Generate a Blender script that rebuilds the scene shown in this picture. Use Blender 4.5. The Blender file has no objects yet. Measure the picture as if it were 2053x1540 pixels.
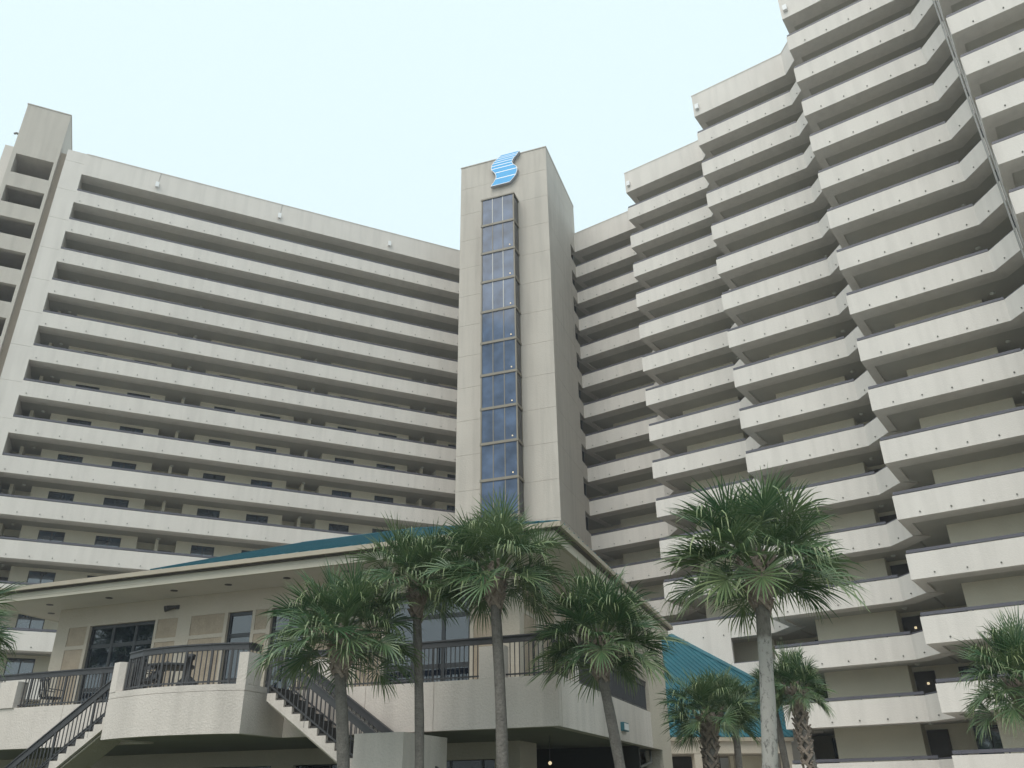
import bpy, bmesh, math, random
from mathutils import Vector, Matrix
random.seed(7)
R = math.radians
SC = bpy.context.scene
COL = SC.collection
EYE = 1.6            # height of the camera above the ground

# ------------------------------------------------------------------ camera
cam_d = bpy.data.cameras.new('camera'); cam = bpy.data.objects.new('camera', cam_d); COL.objects.link(cam)
cam_d.sensor_width = 36.0; cam_d.lens = 1655.47 / 2053 * 36.0
cam_d.clip_start = 0.1; cam_d.clip_end = 3000
cam.matrix_world = Matrix.Translation((0, 0, EYE)) @ Matrix.Rotation(R(90 + 26.683), 4, 'X') @ Matrix.Rotation(R(-0.84), 4, 'Z')
SC.camera = cam

# ------------------------------------------------------------------ sky, sun, exposure
W = bpy.data.worlds.new("World"); SC.world = W; W.use_nodes = True
nt = W.node_tree; nt.nodes.clear()
sky = nt.nodes.new('ShaderNodeTexSky'); sky.sky_type = 'NISHITA'; sky.sun_disc = False
SUN_EL, SUN_AZ = 52.0, 208.0        # azimuth measured clockwise from +Y
sky.sun_elevation = R(SUN_EL); sky.sun_rotation = R(SUN_AZ)
sky.dust_density = 4.0; sky.air_density = 1.0
mix = nt.nodes.new('ShaderNodeMixRGB'); mix.inputs[0].default_value = 0.96
mix.inputs[2].default_value = (8.1, 9.75, 10.3, 1)
bg = nt.nodes.new('ShaderNodeBackground'); bg.inputs[1].default_value = 0.1
wo = nt.nodes.new('ShaderNodeOutputWorld')
nt.links.new(sky.outputs[0], mix.inputs[1]); nt.links.new(mix.outputs[0], bg.inputs[0]); nt.links.new(bg.outputs[0], wo.inputs[0])
sl = bpy.data.lights.new('sun', 'SUN'); sl.energy = 2.0; sl.angle = R(45); sl.color = (1.0, 0.945, 0.87)
so = bpy.data.objects.new('sun', sl); COL.objects.link(so)
sd = Vector((math.sin(R(SUN_AZ)) * math.cos(R(SUN_EL)), math.cos(R(SUN_AZ)) * math.cos(R(SUN_EL)), math.sin(R(SUN_EL))))
so.rotation_euler = sd.to_track_quat('Z', 'Y').to_euler()
SC.view_settings.view_transform = 'Standard'; SC.view_settings.look = 'None'
SC.view_settings.exposure = 0.1; SC.view_settings.gamma = 1.0

# ------------------------------------------------------------------ materials
MATS = {}
def new_mat(name):
    m = bpy.data.materials.new(name); m.use_nodes = True; MATS[name] = m
    return m, m.node_tree, m.node_tree.nodes['Principled BSDF']
def mat(name, col, rough=0.8, var=0.0, vscale=2.0, bump=0.0, bscale=20.0, bdist=0.01, streak=0.0, metallic=0.0, spec=None, fine=0.0, seams=None):
    m, t, b = new_mat(name); N = t.nodes; L = t.links
    b.inputs['Roughness'].default_value = rough; b.inputs['Metallic'].default_value = metallic
    b.inputs['Base Color'].default_value = (*col, 1)
    if spec is not None: b.inputs['Specular IOR Level'].default_value = spec
    geo = N.new('ShaderNodeNewGeometry')
    cur = None
    def mult(prev, fac_socket, lo, hi, a=0.3, z=0.7):
        mr = N.new('ShaderNodeMapRange'); mr.inputs[1].default_value = a; mr.inputs[2].default_value = z
        mr.inputs[3].default_value = lo; mr.inputs[4].default_value = hi
        L.new(fac_socket, mr.inputs[0])
        vm = N.new('ShaderNodeVectorMath'); vm.operation = 'SCALE'
        if prev is None:
            vm.inputs[0].default_value = col
        else: L.new(prev, vm.inputs[0])
        L.new(mr.outputs[0], vm.inputs['Scale'])
        return vm.outputs[0]
    if var:
        n = N.new('ShaderNodeTexNoise'); n.inputs['Scale'].default_value = vscale; n.inputs['Detail'].default_value = 5
        L.new(geo.outputs['Position'], n.inputs['Vector']); cur = mult(cur, n.outputs[0], 1 - var, 1 + var)
    if fine:
        n = N.new('ShaderNodeTexNoise'); n.inputs['Scale'].default_value = 34; n.inputs['Detail'].default_value = 6
        L.new(geo.outputs['Position'], n.inputs['Vector']); cur = mult(cur, n.outputs[0], 1 - fine, 1 + fine)
    if streak:
        mp = N.new('ShaderNodeMapping'); mp.inputs['Scale'].default_value = (2.2, 2.2, 0.16)
        L.new(geo.outputs['Position'], mp.inputs[0])
        n = N.new('ShaderNodeTexNoise'); n.inputs['Scale'].default_value = 1.0; n.inputs['Detail'].default_value = 4
        L.new(mp.outputs[0], n.inputs['Vector']); cur = mult(cur, n.outputs[0], 1 - streak, 1.0, 0.35, 0.56)
    if cur is not None: L.new(cur, b.inputs['Base Color'])
    if bump:
        n = N.new('ShaderNodeTexNoise'); n.inputs['Scale'].default_value = bscale; n.inputs['Detail'].default_value = 4
        L.new(geo.outputs['Position'], n.inputs['Vector'])
        bp = N.new('ShaderNodeBump'); bp.inputs['Strength'].default_value = bump; bp.inputs['Distance'].default_value = bdist
        L.new(n.outputs[0], bp.inputs['Height']); L.new(bp.outputs[0], b.inputs['Normal'])
    return m
mat('stucco', (0.63, 0.588, 0.543), 0.92, var=0.03, vscale=0.35, bump=0.45, bscale=16, bdist=0.02, streak=0.07, fine=0.05)
mat('stucco_tower', (0.475, 0.435, 0.385), 0.92, var=0.05, vscale=0.3, bump=0.5, bscale=10, bdist=0.03, streak=0.10, fine=0.05)
mat('stucco_wall', (0.70, 0.65, 0.52), 0.92, var=0.05, vscale=0.6, bump=0.4, bscale=12, bdist=0.02, fine=0.04)
mat('stucco_rough', (0.60, 0.54, 0.49), 0.92, var=0.04, vscale=0.7, bump=0.55, bscale=22, bdist=0.025, streak=0.12, fine=0.06)
mat('stucco_club', (0.48, 0.425, 0.35), 0.92, var=0.05, vscale=0.7, bump=0.6, bscale=14, bdist=0.03, fine=0.05)
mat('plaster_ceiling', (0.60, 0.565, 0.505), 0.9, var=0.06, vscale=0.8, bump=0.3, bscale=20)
mat('gallery_ceiling_shaded', (0.44, 0.42, 0.375), 0.9, var=0.06, vscale=0.8, bump=0.3, bscale=20)  # darker copy of the plaster; light falloff deeper in is put into the colour
mat('deck_soffit_shaded', (0.24, 0.225, 0.19), 0.9, var=0.08, vscale=0.8, bump=0.3, bscale=20)  # plaster darkened further, shade below the deck is part of this colour
mat('tan_panel', (0.37, 0.30, 0.225), 0.85, var=0.09, vscale=3.0, bump=0.5, bscale=60, bdist=0.01, fine=0.16)
mat('fascia', (0.50, 0.46, 0.38), 0.75, var=0.05, vscale=0.8, fine=0.03)
mat('gutter_metal', (0.36, 0.31, 0.24), 0.5, var=0.05, vscale=1.2)
mat('pink_stucco', (0.44, 0.37, 0.30), 0.9, var=0.04, vscale=1)
mat('teal_metal', (0.026, 0.125, 0.160), 0.5, var=0.10, vscale=0.9, fine=0.05)
mat('dark_metal', (0.047, 0.046, 0.049), 0.5, var=0.12, vscale=3)
mat('rail_paint', (0.082, 0.080, 0.098), 0.5, var=0.1, vscale=2)
mat('dark_frame', (0.03, 0.032, 0.035), 0.4)
mat('bronze_frame', (0.20, 0.175, 0.135), 0.5, var=0.06, vscale=2)
mat('light_frame', (0.48, 0.47, 0.44), 0.4)
mat('door_brown', (0.045, 0.034, 0.026), 0.55, var=0.1, vscale=3)
mat('dark_inside', (0.035, 0.033, 0.03), 0.9)  # near-black colour stands in for the shade of deep interiors
mat('dark_tread', (0.05, 0.045, 0.042), 0.8, var=0.1, vscale=5)
mat('white_paint', (0.75, 0.75, 0.75), 0.6)
mat('sign_blue', (0.02, 0.34, 0.70), 0.45, var=0.04, vscale=2)
mat('sign_white', (0.85, 0.88, 0.90), 0.5)
mat('sign_side', (0.30, 0.31, 0.34), 0.6)
mat('beige_plastic', (0.42, 0.36, 0.26), 0.6)
mat('black_plastic', (0.018, 0.018, 0.02), 0.55)
mat('lamp_glass', (0.55, 0.55, 0.50), 0.35)
mat('asphalt', (0.38, 0.365, 0.335), 0.95, var=0.12, vscale=0.8, bump=0.3, bscale=40)
mat('pavement', (0.52, 0.50, 0.46), 0.9, var=0.07, vscale=1.0, fine=0.05)
mat('trunk_bark', (0.155, 0.14, 0.125), 0.95, var=0.18, vscale=6, bump=1.0, bscale=22, bdist=0.03, fine=0.22)
mat('leaf_boot', (0.25, 0.20, 0.165), 0.9, var=0.25, vscale=9, bump=0.6, bscale=30, bdist=0.02, fine=0.2)
mat('conduit', (0.19, 0.185, 0.17), 0.6, var=0.08, vscale=1.5)
mat('dark_ground_green', (0.075, 0.095, 0.045), 0.95, var=0.25, vscale=1.5, fine=0.3)
mat('drain', (0.10, 0.10, 0.08), 0.7)
def glass(name, col, rough=0.04, spec=0.8, ior=1.55):
    m, t, b = new_mat(name)
    b.inputs['Base Color'].default_value = (*col, 1); b.inputs['Roughness'].default_value = rough
    b.inputs['Specular IOR Level'].default_value = spec; b.inputs['IOR'].default_value = ior; b.inputs['Specular IOR Level'].default_value = .5 * spec if ior < 2 else .5
    N = t.nodes; L = t.links; geo = N.new('ShaderNodeNewGeometry')
    n = N.new('ShaderNodeTexNoise'); n.inputs['Scale'].default_value = 0.9; n.inputs['Detail'].default_value = 3
    L.new(geo.outputs['Position'], n.inputs['Vector'])
    mr = N.new('ShaderNodeMapRange'); mr.inputs[1].default_value = .3; mr.inputs[2].default_value = .7
    mr.inputs[3].default_value = .65; mr.inputs[4].default_value = 1.35
    L.new(n.outputs[0], mr.inputs[0])
    vm = N.new('ShaderNodeVectorMath'); vm.operation = 'SCALE'; vm.inputs[0].default_value = col
    L.new(mr.outputs[0], vm.inputs['Scale']); L.new(vm.outputs[0], b.inputs['Base Color'])
    return m
glass('glass_shaft', (0.075, 0.108, 0.175), 0.08, 0.5)
glass('glass_dark', (0.010, 0.013, 0.020), 0.03, 0.75)
glass('glass_club', (0.010, 0.015, 0.024), 0.03, 1.0, ior=2.1)
glass('glass_window', (0.030, 0.056, 0.090), 0.05, 1.0, ior=2.3)
def emis(name, col, s):
    m, t, b = new_mat(name)
    b.inputs['Base Color'].default_value = (*col, 1); b.inputs['Emission Color'].default_value = (*col, 1); b.inputs['Emission Strength'].default_value = s
emis('lamp_lit', (1.0, 0.80, 0.50), 0.7)
def leaf_mat(name, col, col2, rough=0.42):
    m, t, b = new_mat(name); N = t.nodes; L = t.links
    b.inputs['Roughness'].default_value = rough; b.inputs['Specular IOR Level'].default_value = 0.6
    at = N.new('ShaderNodeAttribute'); at.attribute_name = 'tone'
    mx = N.new('ShaderNodeMixRGB'); mx.inputs[1].default_value = (*col, 1); mx.inputs[2].default_value = (*col2, 1)
    L.new(at.outputs['Fac'], mx.inputs[0]); L.new(mx.outputs[0], b.inputs['Base Color'])
    tr = N.new('ShaderNodeBsdfTranslucent'); L.new(mx.outputs[0], tr.inputs[0])
    ms = N.new('ShaderNodeMixShader'); ms.inputs[0].default_value = 0.18
    L.new(b.outputs[0], ms.inputs[1]); L.new(tr.outputs[0], ms.inputs[2])
    L.new(ms.outputs[0], N['Material Output'].inputs[0])
leaf_mat('palm_leaf', (0.042, 0.102, 0.042), (0.27, 0.31, 0.14), 0.42)
# stained pale palm trunk
def trunk_pale():
    m, t, b = new_mat('trunk_pale'); N = t.nodes; L = t.links; b.inputs['Roughness'].default_value = .95
    geo = N.new('ShaderNodeNewGeometry')
    n = N.new('ShaderNodeTexNoise'); n.inputs['Scale'].default_value = 7; n.inputs['Detail'].default_value = 8; n.inputs['Roughness'].default_value = .7
    mp = N.new('ShaderNodeMapping'); mp.inputs['Scale'].default_value = (1.4, 1.4, .8)
    L.new(geo.outputs['Position'], mp.inputs[0]); L.new(mp.outputs[0], n.inputs['Vector'])
    cr = N.new('ShaderNodeValToRGB'); cr.color_ramp.elements[0].position = .36; cr.color_ramp.elements[0].color = (.07, .065, .06, 1)
    cr.color_ramp.elements[1].position = .48; cr.color_ramp.elements[1].color = (.36, .34, .31, 1)
    L.new(n.outputs[0], cr.inputs[0])
    sx = N.new('ShaderNodeSeparateXYZ'); L.new(geo.outputs['Position'], sx.inputs[0])
    mr = N.new('ShaderNodeMapRange'); mr.inputs[1].default_value = 3.92; mr.inputs[2].default_value = 4.02; L.new(sx.outputs[2], mr.inputs[0])
    cb = N.new('ShaderNodeValToRGB'); cb.color_ramp.elements[0].position = .35; cb.color_ramp.elements[0].color = (.11, .10, .085, 1)
    cb.color_ramp.elements[1].position = .6; cb.color_ramp.elements[1].color = (.20, .185, .16, 1); L.new(n.outputs[0], cb.inputs[0])
    mx = N.new('ShaderNodeMixRGB'); L.new(mr.outputs[0], mx.inputs[0]); L.new(cr.outputs[0], mx.inputs[1]); L.new(cb.outputs[0], mx.inputs[2]); L.new(mx.outputs[0], b.inputs['Base Color'])
    bp = N.new('ShaderNodeBump'); bp.inputs['Strength'].default_value = .8; bp.inputs['Distance'].default_value = .03
    L.new(n.outputs[0], bp.inputs['Height']); L.new(bp.outputs[0], b.inputs['Normal'])
trunk_pale()

# ------------------------------------------------------------------ helpers
class Frame:
    """local plan frame: s to the right along a facade, n backwards, z relative to eye level"""
    def __init__(s, ox, oy, ang, off=(0, 0)):
        a = R(ang); s.u = Vector((math.cos(a), math.sin(a), 0)); s.v = Vector((-math.sin(a), math.cos(a), 0))
        s.o = Vector((ox, oy, EYE)) + s.u * off[0] + s.v * off[1]
    def P(s, a, n, z): return s.o + s.u * a + s.v * n + Vector((0, 0, z))
class MB:
    def __init__(s): s.v = []; s.f = []; s.m = []
    def face(s, pts, mi=0):
        i = len(s.v); s.v += [Vector(p) for p in pts]; s.f.append(tuple(range(i, i + len(pts)))); s.m.append(mi)
    def prism(s, fr, poly, z0, z1, mi=0, top=True, bottom=True):
        n = len(poly); A = [fr.P(a, b, z0) for a, b in poly]; B = [fr.P(a, b, z1) for a, b in poly]
        i = len(s.v); s.v += A + B
        area = sum(poly[k][0] * poly[(k + 1) % n][1] - poly[(k + 1) % n][0] * poly[k][1] for k in range(n))
        ccw = area > 0
        for k in range(n):
            j = (k + 1) % n; q = (i + k, i + j, i + n + j, i + n + k)
            s.f.append(q if ccw else q[::-1]); s.m.append(mi)
        t = tuple(i + n + k for k in range(n)); b = tuple(i + k for k in range(n))[::-1]
        if top: s.f.append(t if ccw else t[::-1]); s.m.append(mi)
        if bottom: s.f.append(b if ccw else b[::-1]); s.m.append(mi)
    def box(s, fr, s0, s1, n0, n1, z0, z1, mi=0, **k):
        s.prism(fr, [(s0, n0), (s1, n0), (s1, n1), (s0, n1)], z0, z1, mi, **k)
    def hexa(s, A, B, mi=0):
        """solid between two quads A (bottom/front) and B with the same winding"""
        i = len(s.v); s.v += [Vector(p) for p in A] + [Vector(p) for p in B]; n = len(A)
        s.f.append(tuple(i + k for k in range(n))[::-1]); s.f.append(tuple(i + n + k for k in range(n))); s.m += [mi, mi]
        for k in range(n):
            j = (k + 1) % n; s.f.append((i + k, i + j, i + n + j, i + n + k)); s.m.append(mi)
    def bar(s, p, q, w, h, mi=0, up=Vector((0, 0, 1))):
        p = Vector(p); q = Vector(q); d = (q - p).normalized()
        if abs(d.dot(up)) > .95: up = Vector((1, 0, 0))
        x = d.cross(up).normalized() * w / 2; y = x.cross(d).normalized() * h / 2
        s.hexa([p - x - y, p + x - y, p + x + y, p - x + y], [q - x - y, q + x - y, q + x + y, q - x + y], mi)
    def tube(s, pts, rad, k=8, mi=0, caps=True):
        pts = [Vector(p) for p in pts]; rs = rad if isinstance(rad, (list, tuple)) else [rad] * len(pts)
        i0 = len(s.v)
        for j, p in enumerate(pts):
            d = (pts[min(j + 1, len(pts) - 1)] - pts[max(j - 1, 0)]).normalized()
            up = Vector((0, 0, 1)) if abs(d.z) < .9 else Vector((1, 0, 0))
            x = d.cross(up).normalized(); y = x.cross(d).normalized()
            for a in range(k):
                t = 2 * math.pi * a / k; s.v.append(p + (x * math.cos(t) - y * math.sin(t)) * rs[j])
        for j in range(len(pts) - 1):
            for a in range(k):
                b = (a + 1) % k; s.f.append((i0 + j * k + a, i0 + j * k + b, i0 + (j + 1) * k + b, i0 + (j + 1) * k + a)); s.m.append(mi)
        if caps:
            s.f.append(tuple(i0 + a for a in range(k))[::-1]); s.f.append(tuple(i0 + (len(pts) - 1) * k + a for a in range(k))); s.m += [mi, mi]
    def lathe(s, c, prof, k=14, mi=0):
        s.tube([Vector(c) + Vector((0, 0, z)) for r_, z in prof], [max(r_, .001) for r_, z in prof], k, mi)
    def build(s, name, mats, parent=None, smooth=False, loc=None):
        if isinstance(mats, str): mats = [mats]
        base = parent_world(parent) if parent else Vector((0, 0, 0))
        if loc is not None: base = Vector(loc)
        me = bpy.data.meshes.new(name); me.from_pydata([tuple(p - base) for p in s.v], [], s.f)
        for n in mats: me.materials.append(MATS[n])
        for p, mi in zip(me.polygons, s.m): p.material_index = mi; p.use_smooth = smooth
        bm = bmesh.new(); bm.from_mesh(me); bmesh.ops.recalc_face_normals(bm, faces=bm.faces); bm.to_mesh(me); bm.free()
        o = bpy.data.objects.new(name, me); COL.objects.link(o)
        if parent: o.parent = parent
        else: o.location = base
        return o
def parent_world(o):
    v = Vector((0, 0, 0))
    while o: v += Vector(o.location); o = o.parent
    return v
def tag(o, label=None, cat=None, group=None, kind=None):
    if label: o['label'] = label
    if cat: o['category'] = cat
    if group: o['group'] = group
    if kind: o['kind'] = kind
    return o
def thing(name, loc, label, cat, group=None):
    o = bpy.data.objects.new(name, None); COL.objects.link(o); o.location = loc; o.empty_display_size = .3
    return tag(o, label, cat, group)
def dup(o, parent, dloc=(0, 0, 0)):
    """copy of a part with its sub-parts, mesh data shared"""
    c = o.copy(); COL.objects.link(c); c.parent = parent; c.location = Vector(o.location) + Vector(dloc)
    for ch in o.children:
        g = ch.copy(); COL.objects.link(g); g.parent = c
    return c
def offset_poly(pts, d):
    """offset an open polyline to its left side by d (per-segment list allowed)"""
    n = len(pts); ds = d if isinstance(d, (list, tuple)) else [d] * (n - 1); L = []
    for k in range(n - 1):
        a = Vector(pts[k]); b = Vector(pts[k + 1]); t = (b - a).normalized(); nn = Vector((-t.y, t.x))
        L.append((a + nn * ds[k], b + nn * ds[k], t))
    out = [tuple(L[0][0])]
    for k in range(1, n - 1):
        p, _, t = L[k - 1]; q, _, w = L[k]
        den = t.x * w.y - t.y * w.x
        u_ = ((q.x - p.x) * w.y - (q.y - p.y) * w.x) / den
        out.append((p.x + t.x * u_, p.y + t.y * u_))
    out.append(tuple(L[-1][1])); return out

Z0 = 45.008; FH = 2.8; BH = 1.157
zb = lambda i: Z0 - FH * i
GZ = -EYE

# ------------------------------------------------------------------ ground
g = MB(); FW = Frame(0, 0, 0)
g.face([FW.P(-900, -900, GZ), FW.P(900, -900, GZ), FW.P(900, 900, GZ), FW.P(-900, 900, GZ)])
tag(g.build('ground', 'asphalt'), kind='structure')
g = MB(); g.face([FW.P(-60, 12, GZ + .004), FW.P(60, 12, GZ + .004), FW.P(60, 90, GZ + .004), FW.P(-60, 90, GZ + .004)])
tag(g.build('pavement', 'pavement'), kind='structure')
g = MB(); g.face([FW.P(-45, 9, GZ + .008), FW.P(13, 9, GZ + .008), FW.P(13, 21, GZ + .008), FW.P(8, 34, GZ + .008), FW.P(-45, 34, GZ + .008)])  # unseen dark ground, added to cut light bounced up under the deck
tag(g.build('unseen_dark_ground', 'dark_ground_green'), kind='structure')

# ------------------------------------------------------------------ left gallery wing
LF = Frame(-34.1, 51.13, 25.4)
base = LF.P(15, 2, GZ)
lw = thing('apartment_wing', base, 'long straight apartment wing with fourteen open galleries left of the lift tower', 'building')
S1 = 38.5
# one storey, built at storey 1 and copied down
def storey_left(i):
    z = zb(i); b = MB()
    b.box(LF, 0, S1, 0, 1.10, z, z + .299)
    b.box(LF, 0, S1, 0, .18, z + .299, z + BH, bottom=False)
    for k in range(29):
        s = .4 + 1.33 * k
        b.tube([LF.P(s, .02, z + .215), LF.P(s, -.05, z + .205)], .036, 6, 1)
    p = b.build('gallery_parapet', ['stucco', 'drain'], lw)
    r = MB(); r.box(LF, 0, S1, .04, .16, z + BH + .05, z + BH + .19)
    for k in range(20): r.box(LF, .5 + 2.0 * k, .56 + 2.0 * k, .07, .13, z + BH, z + BH + .05, bottom=False, top=False)
    r.build('handrail', 'rail_paint', p)
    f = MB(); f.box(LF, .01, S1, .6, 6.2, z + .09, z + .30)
    f2 = f.build('gallery_floor', 'gallery_ceiling_shaded', lw)
    return p, f2
p1, f1 = storey_left(1)
for i in range(2, 17):
    dup(p1, lw, (0, 0, -FH * (i - 1))); dup(f1, lw, (0, 0, -FH * (i - 1)))
b = MB(); b.box(LF, 0, S1, 0, 1.10, Z0, Z0 + .3); b.box(LF, 0, S1, 0, .18, Z0 + .3, 47.05, bottom=False)
b.box(LF, 0, S1, -.03, .22, 47.05, 47.11)
b.build('roof_parapet', 'stucco', lw)
b = MB(); b.box(LF, -.5, S1, .6, 9, Z0 + .09, Z0 + .5); b.build('roof', 'gallery_ceiling_shaded', lw)
# wall with windows and recessed doorways, pattern period 10.05 m
b = MB(); wins = []; recs = []
def strip(s0, s1, n0, n1, z0=GZ, z1=Z0 + .3, mi=0): b.box(LF, s0, s1, n0, n1, z0, z1, mi)
PER = 9.89; WA, WB = 2.65, 3.15
for k in range(0, 4):
    o = PER * k
    for a, c in ((3.01, 4.62), (6.55, 8.18)):
        if a + o < 36: wins.append((a + o, c + o))
    recs.append((9.24 + o, 11.84 + o))
recs.append((-.35, 1.92))
cuts = sorted(wins + recs); cur = -.35
for a, c in cuts:
    if a > cur + .01: strip(cur, a, WA, WB)
    cur = c
if cur < S1: strip(cur, S1, WA, WB)
for a, c in wins:
    strip(a - .01, c + .01, WA + .22, WB - .05)
for a, c in recs:
    strip(a - .2, c + .2, WA + 1.4, WA + 1.6); strip(a - .2, a - .001, WB - .05, WA + 1.45); strip(c + .001, c + .2, WB - .05, WA + 1.45)
    m_ = .69 if a < 0 else (a + c) / 2
    strip(m_ - .11, m_ + .11, WA + .02, WA + 1.45)
for i in range(1, 17):
    z = zb(i)
    for a, c in wins:
        b.box(LF, a - .005, c + .005, WA + .005, WA + .23, z + .25, z + 1.0); b.box(LF, a - .005, c + .005, WA + .005, WA + .23, z + 2.70, z + 2.95)
b.build('wall', 'stucco_wall', lw)
def window_left(a, c, i):
    z = zb(i); m = MB(); z0, z1 = z + 1.0, z + 2.70; n0, n1 = WA + .08, WA + .16
    for (x0, x1) in ((a, a + .06), (c - .06, c), ((a + c) / 2 - .035, (a + c) / 2 + .035)): m.box(LF, x0, x1, n0, n1, z0, z1)
    m.box(LF, a, c, n0, n1, z0, z0 + .06); m.box(LF, a, c, n0, n1, z1 - .07, z1)
    w = m.build('window', 'dark_frame', lw)
    q = MB(); q.box(LF, a + .03, c - .03, n0 + .03, n0 + .05, z0 + .03, z1 - .03); q.build('pane', 'glass_window', w)
    return w
for a, c in wins[:7]:
    w = window_left(a, c, 3)
    for i in range(4, 17): dup(w, lw, (0, 0, -FH * (i - 3)))
def door_left(s0, i):
    z = zb(i); n0 = WA + 1.32; m = MB(); m.box(LF, s0, s0 + .95, n0, n0 + .08, z + .3, z + 2.4); m.box(LF, s0 + .12, s0 + .83, n0 - .02, n0 + .01, z + 1.4, z + 2.25)
    m.tube([LF.P(s0 + .1, n0 + .01, z + 1.3), LF.P(s0 + .1, n0 - .08, z + 1.3)], .03, 6)
    return m.build('door', 'door_brown', lw)
for a, c in sorted(recs)[:4]:
    for s0 in (a + .16, c - 1.11):
        w = door_left(s0, 5)
        for i in range(6, 17): dup(w, lw, (0, 0, -FH * (i - 5)))
def globe(fr, s, n, z, par, name='ceiling_light'):
    m = MB(); m.lathe(fr.P(s, n, z), [(.02, 0), (.13, 0), (.135, -.02), (.12, -.06), (.07, -.10), (.01, -.115)], 10)
    return m.build(name, 'lamp_glass', par, smooth=True)
for s in (1.4, 10.6, 20.45, 30.3):
    w = globe(LF, s, 2.52, zb(2) + .089, lw)
    for i in range(4, 17): dup(w, lw, (0, 0, -FH * (i - 3)))
# white end pier with floor joints, groove and stair tower
b = MB()
for i in range(-1, 18):
    z1 = min(47.08, zb(i) + 1.0) if i >= 0 else 47.08
    z0 = max(GZ, zb(i + 1) + 1.0) if i >= 0 else zb(0) + 1.0
    if i == -1: z0, z1 = zb(0) + 1.0, 47.08
    b.box(LF, -1.38, 0, 0, 4.2, z0 + .008, z1 - .008)
b.box(LF, -1.36, -.02, .03, 4.1, GZ, 47.0)
b.build('end_pier', 'stucco', lw)
b = MB(); b.box(LF, -1.95, -1.37, .5, 4.5, GZ, 46.95); b.build('groove_wall', 'pink_stucco', lw)
b = MB(); b.box(LF, -4.95, -4.66, -.1, 5, GZ, 45.36); b.box(LF, -2.05, -1.84, -.1, 5, GZ, 45.36)
b.box(LF, -4.95, -1.84, -.1, 5, 45.36, 50.4)
b.box(LF, -4.66, -2.05, 4.0, 5, GZ, 45.36)
for i in range(0, 16):
    zt = zb(i) - 1.45; zn = zb(i + 1) + .05
    b.box(LF, -4.66, -2.05, -.1, .3, max(zn, GZ), zt); b.box(LF, -4.66, -2.05, .3, 4.0, zt - .9, zt - .7)
b.box(LF, -5.0, -1.80, -.14, 5.05, 50.4, 50.47)
b.build('stair_tower', 'stucco_tower', lw)
for i in range(1, 7):      # flights seen through the openings
    z = zb(i) - 2.2; m = MB()
    m.hexa([LF.P(-4.5, 1.2, z + 1.6), LF.P(-3.3, 1.2, z + .9), LF.P(-3.3, 1.2, z + 1.15), LF.P(-4.5, 1.2, z + 1.85)],
           [LF.P(-4.5, 2.6, z + 1.6), LF.P(-3.3, 2.6, z + .9), LF.P(-3.3, 2.6, z + 1.15), LF.P(-4.5, 2.6, z + 1.85)])
    m.build('stair_flight', 'dark_tread', lw)
b = MB(); b.box(LF, -5.9, -4.96, 1.45, 9, GZ, 47.08); b.build('end_wall', 'stucco', lw)
b = MB(); b.tube([LF.P(-4.98, .3, 47.5), LF.P(-5.15, .2, 47.5), LF.P(-5.25, .15, 47.35)], .09, 8); b.build('vent_pipe', 'conduit', lw)
for s in (5.5, 15.48, 25.44):
    m = MB(); m.box(LF, s - .13, s + .13, -.22, -.04, Z0 + .50, Z0 + .98); m.box(LF, s - .05, s + .05, -.05, .0, Z0 + .6, Z0 + .9)
    if s < 20: m.tube([LF.P(s + .05, -.03, Z0 + .95), LF.P(s + .12, -.03, 47.05)], .014, 5, 1)
    m.build('floodlight', ['white_paint', 'conduit'], lw)

# ------------------------------------------------------------------ lift tower
TF = Frame(3.217, 54.834, -19.4)
tw = thing('lift_tower', TF.P(-3.95, 4, GZ), 'tall beige lift tower with a glazed shaft and a blue sign near its top', 'tower')
b = MB(); ztop = 50.62; zj = 39.68
levels = [ztop - .08] + [zj + FH * 3, zj + FH * 2] + [zj + FH - FH * k for k in range(0, 16)]
levels = [z for z in levels if z > GZ] + [GZ]
for k in range(len(levels) - 1):
    z1, z0 = levels[k] - .009, levels[k + 1] + .009
    b.box(TF, -7.92, 0, 0, 6.85, z0, z1)
b.box(TF, -7.89, -.03, .03, 6.82, GZ, ztop - .1)
b.box(TF, -7.97, .04, -.05, 8.75, ztop - .08, ztop)
b.box(TF, -7.92, 0, 6.85, 8.7, Z0 + .02, ztop - .09)
for i in range(1, 17): b.box(TF, -.2, -.001, 6.84, 8.68, zb(i) - .001, zb(i) + 1.3)
b.box(TF, -.6, -.4, 6.9, 7.0, GZ, Z0)
b.build('tower_wall', 'stucco_tower', tw)
b = MB(); b.box(TF, -3.2, -3.0, 6.9, 8.6, GZ, Z0); b.box(TF, -3.0, -.32, 8.72, 8.85, GZ, Z0 + 1); b.build('inner_wall', 'dark_inside', tw)  # dark panels added behind the slots, their colour carries the shade
zg = 42.6
G0, G1, GN = -5.5, -2.6, -1.2
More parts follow.
